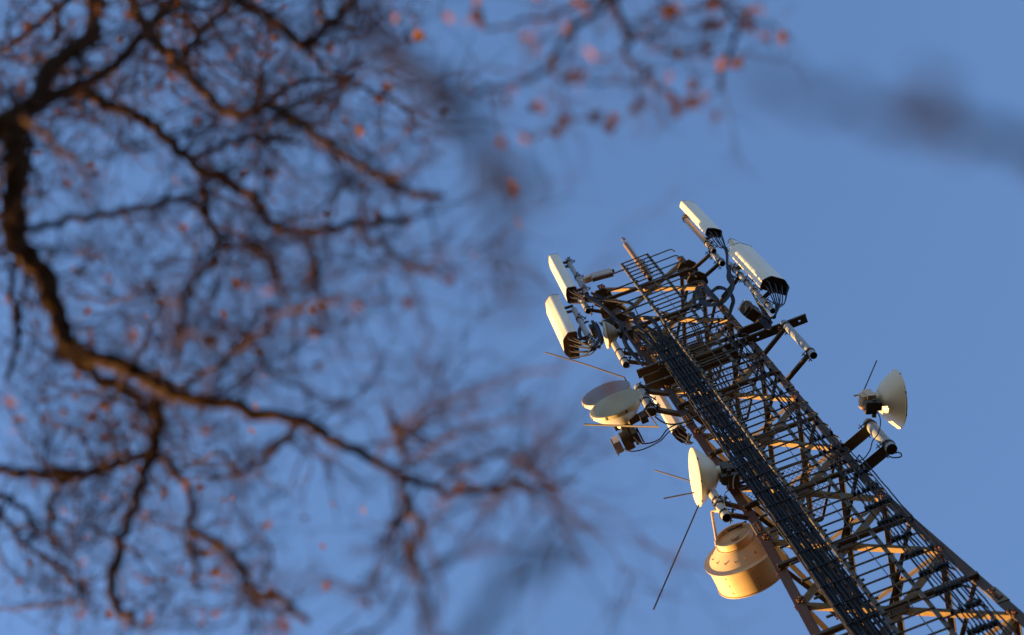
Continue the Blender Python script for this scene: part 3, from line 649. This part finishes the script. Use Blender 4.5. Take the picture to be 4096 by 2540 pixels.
# ------------------------------------------------------------------ trees
def wob(pts, amp):
    return [p + V((random.gauss(0, amp), random.gauss(0, amp), random.gauss(0, amp))) for p in pts]
DS = 1.12
class Tree:
    def __init__(s, name, label, base):
        s.t = thing(name, label, 'tree', base); s.tw = MB(); s.lf = MB(); s.n = 0; s.src = []
    def leaf(s, p, size=.05):
        a = V((random.gauss(0, 1), random.gauss(0, 1), random.gauss(0, 1))).normalized(); b = a.orthogonal().normalized()
        b = (b * math.cos(1.0 * random.random() * 6) + a.cross(b) * math.sin(random.random() * 6)).normalized(); n = a.cross(b)
        L = size * random.uniform(.55, 1.1); W = L * random.uniform(.28, .42); cu = random.uniform(.05, .25) * L
        s.lf.add([p, p + a * (L * .3) + b * W * .8 + n * cu, p + a * (L * .7) + b * W + n * cu, p + a * L, p + a * (L * .7) - b * W + n * cu, p + a * (L * .3) - b * W * .8 + n * cu, p + a * (L * .5)],
                 [(0, 1, 6), (1, 2, 6), (2, 3, 6), (3, 4, 6), (4, 5, 6), (5, 0, 6)])
    def twig(s, p, d, L, r, lvl, lf):
        k = max(3, int(L / (.035 if lvl > 1 else .05))); pts = [p]; dirs = []
        d = d.normalized(); step = L / k
        for i in range(k):
            d = (d + V((random.gauss(0, .24), random.gauss(0, .24), random.gauss(0, .24)))).normalized(); p = p + d * step; pts.append(p); dirs.append(d)
        s.tw.tube(pts, [r * (1 - .7 * i / k) for i in range(k + 1)], 4 if lvl > 1 else 5, False); s.n += 1
        if lvl < 3:
            m = random.randint(3, 5) if lvl == 1 else random.randint(1, 3)
            for _ in range(m):
                i = random.randint(1, k); dd = dirs[i - 1]; e = dd.orthogonal().normalized(); e = (e * math.cos(q := random.random() * 6.28) + dd.cross(e) * math.sin(q))
                s.twig(pts[i], dd * random.uniform(.4, 1) + e * random.uniform(.5, 1.1), L * random.uniform(.3, .62), r * .6, lvl + 1, lf)
        if random.random() < lf * (1 if lvl > 1 else .5):
            for _ in range(random.choice((1, 1, 2))): s.leaf(pts[-1] + V((random.gauss(0, .01),) * 3), random.uniform(.035, .06))
    def limb(s, pts, r0, r1, d0, d1, dens=1.0, tl=(.16, .56), lf=.1, m=None, flatten=.6):
        n = len(pts)
        if not m: d0 *= DS; d1 *= DS
        p3 = [FV(q[0], q[1], d0 + (d1 - d0) * i / max(1, n - 1)) for i, q in enumerate(pts)]
        sp = spline(p3, 5); dm = (d0 + d1) / 2; sp = [sp[0]] + wob(sp[1:-1], .006) + [sp[-1]]
        rr = [(r0 + (r1 - r0) * i / (len(sp) - 1)) * 1.68 / F * dm * random.uniform(.9, 1.12) for i in range(len(sp))]
        rr = [q * 1.38 for q in rr]; mb = MB(); mb.tube(sp, rr, 9); mb.build("branch", m or M_bark, s.t)
        ln = sum((b - a).length for a, b in zip(sp, sp[1:])); s.src += [(q[0], q[1], (d0 + (d1 - d0) * i / max(1, n - 1)) / DS, rr[min(len(rr) - 1, i * 5)]) for i, q in enumerate(pts)]; cnt = int(ln * 12.5 * dens); lf *= .085
        for _ in range(cnt):
            i = random.randint(1, len(sp) - 2); t = (sp[i + 1] - sp[i - 1]).normalized(); e = t.orthogonal().normalized(); e = (e * math.cos(q := random.random() * 6.28) + t.cross(e) * math.sin(q))
            e = e - FWD * (e.dot(FWD) * flatten)
            s.twig(sp[i], t * random.uniform(-.1, .8) + e, random.uniform(*tl), min(rr[i] * .45, .0052), 1, lf)
    def finish(s):
        o = s.tw.build('twigs', M_twig, s.t, smooth=False); o['kind'] = 'stuff'
        if s.lf.f:
            o = s.lf.build('leaves', M_leaf, s.t, smooth=False); o['kind'] = 'stuff'

T1 = Tree('leafless_tree', 'blurred bare tree with crooked limbs and a few copper leaves filling the left side', V((-2.7, 1.2, GZ)))
node = FV(28, 290, 5.6 * DS)
tk = [V((-2.7, 1.2, GZ)), V((-2.72, 1.25, 0)), V((-2.62, 1.3, 1.6)), V((-2.45, 1.35, 3.0)), V((-2.25, 1.3, 4.1)), FV(-170, 380, 5.5 * DS), FV(-60, 330, 5.6 * DS), node]
sp_ = spline(tk, 6); mb = MB(); mb.tube(sp_, [.13 - .085 * i / (len(sp_) - 1) for i in range(len(sp_))], 14); mb.build('trunk', M_bark, T1.t)
BR = [
 # points in the picture's half-size grid, start and end radius, start and end distance, twig density, leaf chance
 ([(28, 290), (42, 360), (44, 400), (30, 525), (45, 592), (100, 650), (128, 725), (160, 806), (205, 848), (280, 866), (370, 916), (450, 946), (575, 971), (725, 1006), (800, 1051), (925, 1116), (1035, 1164), (1165, 1171), (1230, 1150), (1300, 1165), (1375, 1135)], 25, 2, 5.6, 4.7, .8, .05),
 ([(128, 780), (160, 850), (225, 893), (300, 928), (362, 972)], 10, 8, 5.5, 5.5, .4, .05),
 ([(28, 290), (85, 250), (115, 165), (165, 125), (210, 95), (226, 40), (220, -60)], 17, 12, 5.6, 6.2, .9, .1),
 ([(28, 300), (115, 235), (190, 210), (260, 165), (325, 100), (390, 30), (430, -40)], 11, 7, 5.6, 7, 1.0, .12),
 ([(290, -60), (320, 20), (370, 90), (425, 155), (475, 210), (530, 260), (575, 270), (630, 255), (700, 280), (740, 310), (800, 360), (890, 415), (950, 450), (1050, 465)], 11, 6, 6.4, 4.6, 1.0, .12),
 ([(190, 212), (240, 240), (300, 265), (350, 290), (390, 325), (450, 380), (485, 412), (525, 422), (560, 450), (610, 475), (650, 535), (700, 550), (785, 545), (875, 530), (975, 525)], 11, 6, 5.8, 5.0, .9, .08),
 ([(38, 560), (60, 545), (150, 525), (250, 510), (350, 490), (435, 478), (480, 505), (510, 545), (530, 575), (560, 590), (610, 588), (645, 635), (672, 662)], 7, 5, 5.5, 5.2, .6, .1),
 ([(485, 412), (486, 465), (495, 505), (512, 548)], 6, 6, 5.5, 5.4, .5, .1),
 ([(530, -40), (550, 0), (630, 25), (700, 95), (735, 100), (775, 60), (822, 30), (840, -20)], 9, 7, 5.6, 5.2, 1.6, .2),
 ([(725, 100), (780, 165), (840, 200), (900, 225), (950, 250), (1000, 300)], 5, 3, 5.8, 5.6, 1.5, .2),
 ([(372, 950), (374, 1036), (350, 1106), (320, 1206), (285, 1306), (265, 1381), (280, 1456), (315, 1466)], 12, 7, 5.4, 5.0, .7, .1),
 ([(352, 1076), (280, 1101), (235, 1121), (185, 1126), (90, 1126), (-10, 1116)], 7, 8, 5.4, 5.6, .8, .1),
 ([(372, 1080), (415, 1116), (460, 1206), (450, 1256), (462, 1331), (470, 1406)], 7, 5, 5.4, 5.2, .9, .15),
 ([(450, 1261), (530, 1301), (575, 1356), (605, 1416), (665, 1426), (735, 1481)], 7, 6, 5.2, 4.8, .7, .1),
 ([(-10, 1176), (60, 1216), (80, 1256), (70, 1296)], 6, 4, 5.6, 5.6, .8, .1),
 ([(-10, 1206), (30, 1256), (60, 1301), (140, 1346), (175, 1386), (215, 1441)], 5, 4, 5.6, 5.6, 1.6, .1),
 ([(180, 1132), (130, 1166), (117, 1216), (140, 1306)], 6, 4, 5.5, 5.5, .8, .1),
 ([(1035, 1160), (1100, 1116), (1170, 1086), (1250, 1100), (1300, 1160), (1345, 1260), (1400, 1350)], 5, 3, 5.0, 3.6, .7, .05),
 ([(440, 925), (525, 866), (590, 811), (650, 771), (710, 735), (800, 720)], 5, 3, 5.3, 4.4, .9, .1),
 ([(530, 570), (490, 640), (452, 680), (440, 720), (425, 790), (420, 860)], 6, 6, 4.8, 4.6, .6, .1),
 ([(925, 975), (945, 1030), (962, 1090)], 6, 6, 4.8, 4.6, 1.5, .2),
 ([(955, 1140), (978, 1206), (1000, 1256), (982, 1331), (1000, 1396), (1018, 1520)], 9, 6, 5.0, 3.0, .4, .02),
 ([(42, 600), (35, 640), (28, 700), (45, 806), (15, 906)], 6, 4, 5.6, 5.6, .7, .1),
 ([(66, 640), (50, 720), (40, 800)], 5, 4, 5.6, 5.6, .7, .1),
 ([(60, 300), (75, 350), (92, 465)], 5, 3, 5.6, 5.6, .9, .1),
 ([(60, 280), (115, 325), (175, 380), (215, 425)], 8, 5, 4.6, 4.2, .6, .1),
 ([(735, 560), (755, 625), (765, 700), (772, 770)], 5, 4, 4.8, 4.6, 2.0, .15),
 ([(850, 540), (920, 600), (980, 640), (1050, 660)], 5, 3, 4.8, 4.4, 2.2, .08),
 ([(900, 1090), (960, 1020), (1060, 960), (1150, 920), (1260, 890), (1330, 880)], 4, 2, 4.6, 3.8, .9, .06),
 ([(960, 1110), (1060, 1050), (1160, 1010), (1290, 990)], 3.5, 2, 4.6, 4.0, .8, .05),
 ([(700, 1010), (640, 1080), (560, 1130), (470, 1130)], 6, 4, 5.2, 5.4, 1.2, .1),
 ([(250, 10), (180, -10), (90, 60), (20, 110), (-20, 130)], 6, 4, 6.6, 6.8, 1.3, .15),
 ([(130, 100), (140, 60), (125, 10), (100, -30)], 5, 4, 6.6, 6.6, 1.0, .2),
 ([(420, 150), (470, 90), (520, 40), (560, -20)], 6, 4, 6.6, 7.2, 1.6, .25),
 ([(600, 265), (680, 210), (760, 190), (850, 180)], 5, 3, 6.4, 6.6, 1.6, .25),
 ([(450, 385), (540, 340), (640, 330), (720, 345)], 6, 4, 5.6, 5.8, 1.2, .12),
]
for pts, r0, r1, d0, d1, dn, lf in BR: T1.limb(pts, r0, r1, d0, d1, dn * 1.15, lf=lf)
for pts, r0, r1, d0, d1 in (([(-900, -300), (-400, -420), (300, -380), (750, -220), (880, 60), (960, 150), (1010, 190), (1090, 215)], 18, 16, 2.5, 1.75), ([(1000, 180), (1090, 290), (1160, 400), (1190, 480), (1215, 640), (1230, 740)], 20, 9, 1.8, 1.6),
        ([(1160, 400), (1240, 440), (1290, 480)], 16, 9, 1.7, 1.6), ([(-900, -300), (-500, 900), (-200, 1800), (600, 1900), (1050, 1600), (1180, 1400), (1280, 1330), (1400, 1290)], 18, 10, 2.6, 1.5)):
    T1.limb(pts, r0, r1, d0 * .92, d1 * .92, .12, (.05, .14), 0, m=M_bark_unlit)
jp = FV(-900, -300, 2.6 * .92); mb = MB(); mb.tube(spline([V((-2.62, 1.3, 1.6)), V((-2.3, .9, 2.0)), jp], 6), .028, 8); mb.build('branch', M_bark, T1.t)
# unseen sunward limbs of the crown, added left of the frame for dappled shade
outer = []
for pts in ([(-170, 380), (-320, 560), (-520, 800), (-700, 1150), (-860, 1500)], [(-200, 420), (-420, 420), (-700, 560), (-1000, 760)], [(-330, 560), (-330, 900), (-420, 1300), (-430, 1700)]):
    k = len(T1.src); T1.limb(pts, 16, 6, 5.5, 5.8, .7, (.2, .55), .2); outer += T1.src[k:]
for i in range(20):
    x, y, d, r = random.choice(outer); a = random.uniform(.2, 3.6); L = random.uniform(220, 520); pts = [(x, y)]
    for k in range(6): a += random.gauss(0, .35); x = min(-190, x + math.cos(a) * L / 6); y += math.sin(a) * L / 6; pts.append((x, y))
    T1.limb(pts, 4, 1.5, d, d + random.uniform(-.8, 1.2), 1.0, (.2, .6), .3)
base_src = [q for q in T1.src if -80 < q[0] < 860 and q[2] > 4.5]
for i in range(58):
    x, y, d, r = random.choice(base_src)
    a = random.uniform(-3.14, 3.14); L = random.uniform(140, 340); pts = [(x, y)]; dd = random.uniform(-.3, 2.4)
    for k in range(6): a += random.gauss(0, .40); x += math.cos(a) * L / 6; y += math.sin(a) * L / 6; pts.append((x, y))
    T1.limb(pts, min(3.0, r / 1.38 * F / 1.68 / d * .6), 1.2, d, d + dd, .7, (.14, .5), .3)
Lf = [(75, 70), (170, 70), (640, 120), (635, 95), (555, 150), (445, 120), (160, 290), (155, 280), (418, 440), (430, 435), (500, 475), (150, 560), (260, 678), (255, 697), (970, 35), (975, 90), (925, 110), (985, 60), (1070, 45), (1145, 15), (1140, 55), (1045, 290), (930, 155), (965, 310), (1015, 320), (950, 85), (960, 105), (935, 60), (990, 100),
      (220, 788), (135, 851), (865, 1228), (765, 1291), (785, 1196), (645, 1231), (725, 1241), (1105, 1151), (1145, 1156), (530, 1411), (520, 1381), (210, 1271), (180, 1476), (350, 1451), (605, 1371), (425, 1356), (140, 1021), (225, 961), (105, 981), (12, 946), (740, 786), (770, 856), (535, 1395), (515, 1350), (25, 690), (10, 710), (500, 210), (520, 190), (470, 170), (600, 160), (830, 300), (860, 320)]
for x, y in Lf:
    for _ in range(1): T1.leaf(FV(x + random.uniform(-6, 6), y + random.uniform(-6, 6), random.uniform(5.2, 7.4)), random.uniform(.04, .06))
T1.finish()
T2 = Tree('overhanging_tree', 'second blurred tree whose thin leafy branches hang in from the top edge', V((1.0, -1.5, GZ)))
tk = [V((1.0, -1.5, GZ)), V((1.0, -1.5, .5)), V((1.02, -1.42, 2.4)), V((.95, -1.2, 3.6)), FV(1500, -700, 4.5 * DS), FV(1470, -250, 4.5 * DS), FV(1450, -60, 4.4 * DS)]
sp_ = spline(tk, 6); mb = MB(); mb.tube(sp_, [.10 - .088 * i / (len(sp_) - 1) for i in range(len(sp_))], 12); mb.build('trunk', M_bark, T2.t)
for pts, r0, r1, d0, d1, dn, lf in [
    ([(1450, -60), (1443, 0), (1378, 55), (1333, 105), (1313, 160)], 8, 5, 4.4, 4.2, .5, .15), ([(1450, -60), (1456, 5), (1493, 75), (1498, 140), (1533, 185), (1558, 210)], 8, 5, 4.4, 4.2, .6, .2),
    ([(1496, 85), (1558, 110), (1633, 125), (1693, 145)], 5, 3, 4.4, 4.2, .8, .25), ([(1690, -60), (1708, 0), (1758, 50), (1743, 110), (1713, 175), (1715, 215)], 6, 4, 4.6, 4.4, .9, .35),
    ([(1313, 160), (1260, 190), (1200, 205), (1120, 215)], 5, 3, 4.2, 4.0, 1.1, .3), ([(1540, 190), (1480, 190), (1400, 200), (1330, 190)], 4, 3, 4.0, 4.0, .8, .3),
    ([(1440, 5), (1380, 10), (1310, 40), (1220, 60), (1150, 70)], 5, 3, 4.5, 4.4, .6, .1), ([(1700, 0), (1650, 30), (1590, 20), (1560, -30)], 4, 3, 4.5, 4.5, .8, .2)]:
    T2.limb(pts, r0 * .85, r1 * .8, d0, d1, dn * 1.9, (.08, .30), lf * 2)
for x, y in [(1598, 12), (1868, 75), (1823, 95), (1773, 25), (1468, 282), (1618, 245), (1605, 249), (1368, 170), (1373, 195), (1268, 100), (1213, 215), (1283, 250), (1353, 280), (1340, 292), (1528, 240), (1698, 115), (1713, 175), (1743, 155), (1720, 60), (1780, 70), (1125, 15), (1068, 45), (1140, 55), (1300, 310), (1590, 18), (1455, 284)]:
    for _ in range(3): T2.leaf(FV(x + random.uniform(-9, 9), y + random.uniform(-7, 7), random.uniform(4.6, 5.4)), random.uniform(.036, .056))
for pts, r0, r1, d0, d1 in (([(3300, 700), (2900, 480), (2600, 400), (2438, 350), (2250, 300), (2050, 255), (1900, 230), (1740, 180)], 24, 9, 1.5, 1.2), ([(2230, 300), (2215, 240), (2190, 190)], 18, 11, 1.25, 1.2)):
    T2.limb(pts, r0, r1, d0 * .92, d1 * .92, 0, (.05, .12), 0, m=M_bark_unlit)
jp = FV(3300, 700, 1.5 * .92); mb = MB(); mb.tube(spline([V((1.01, -1.45, 1.2)), V((1.0, -.6, 1.5)), jp], 6), .02, 8); mb.build('branch', M_bark, T2.t)
T2.finish()
print('twigs', T1.n, T2.n)
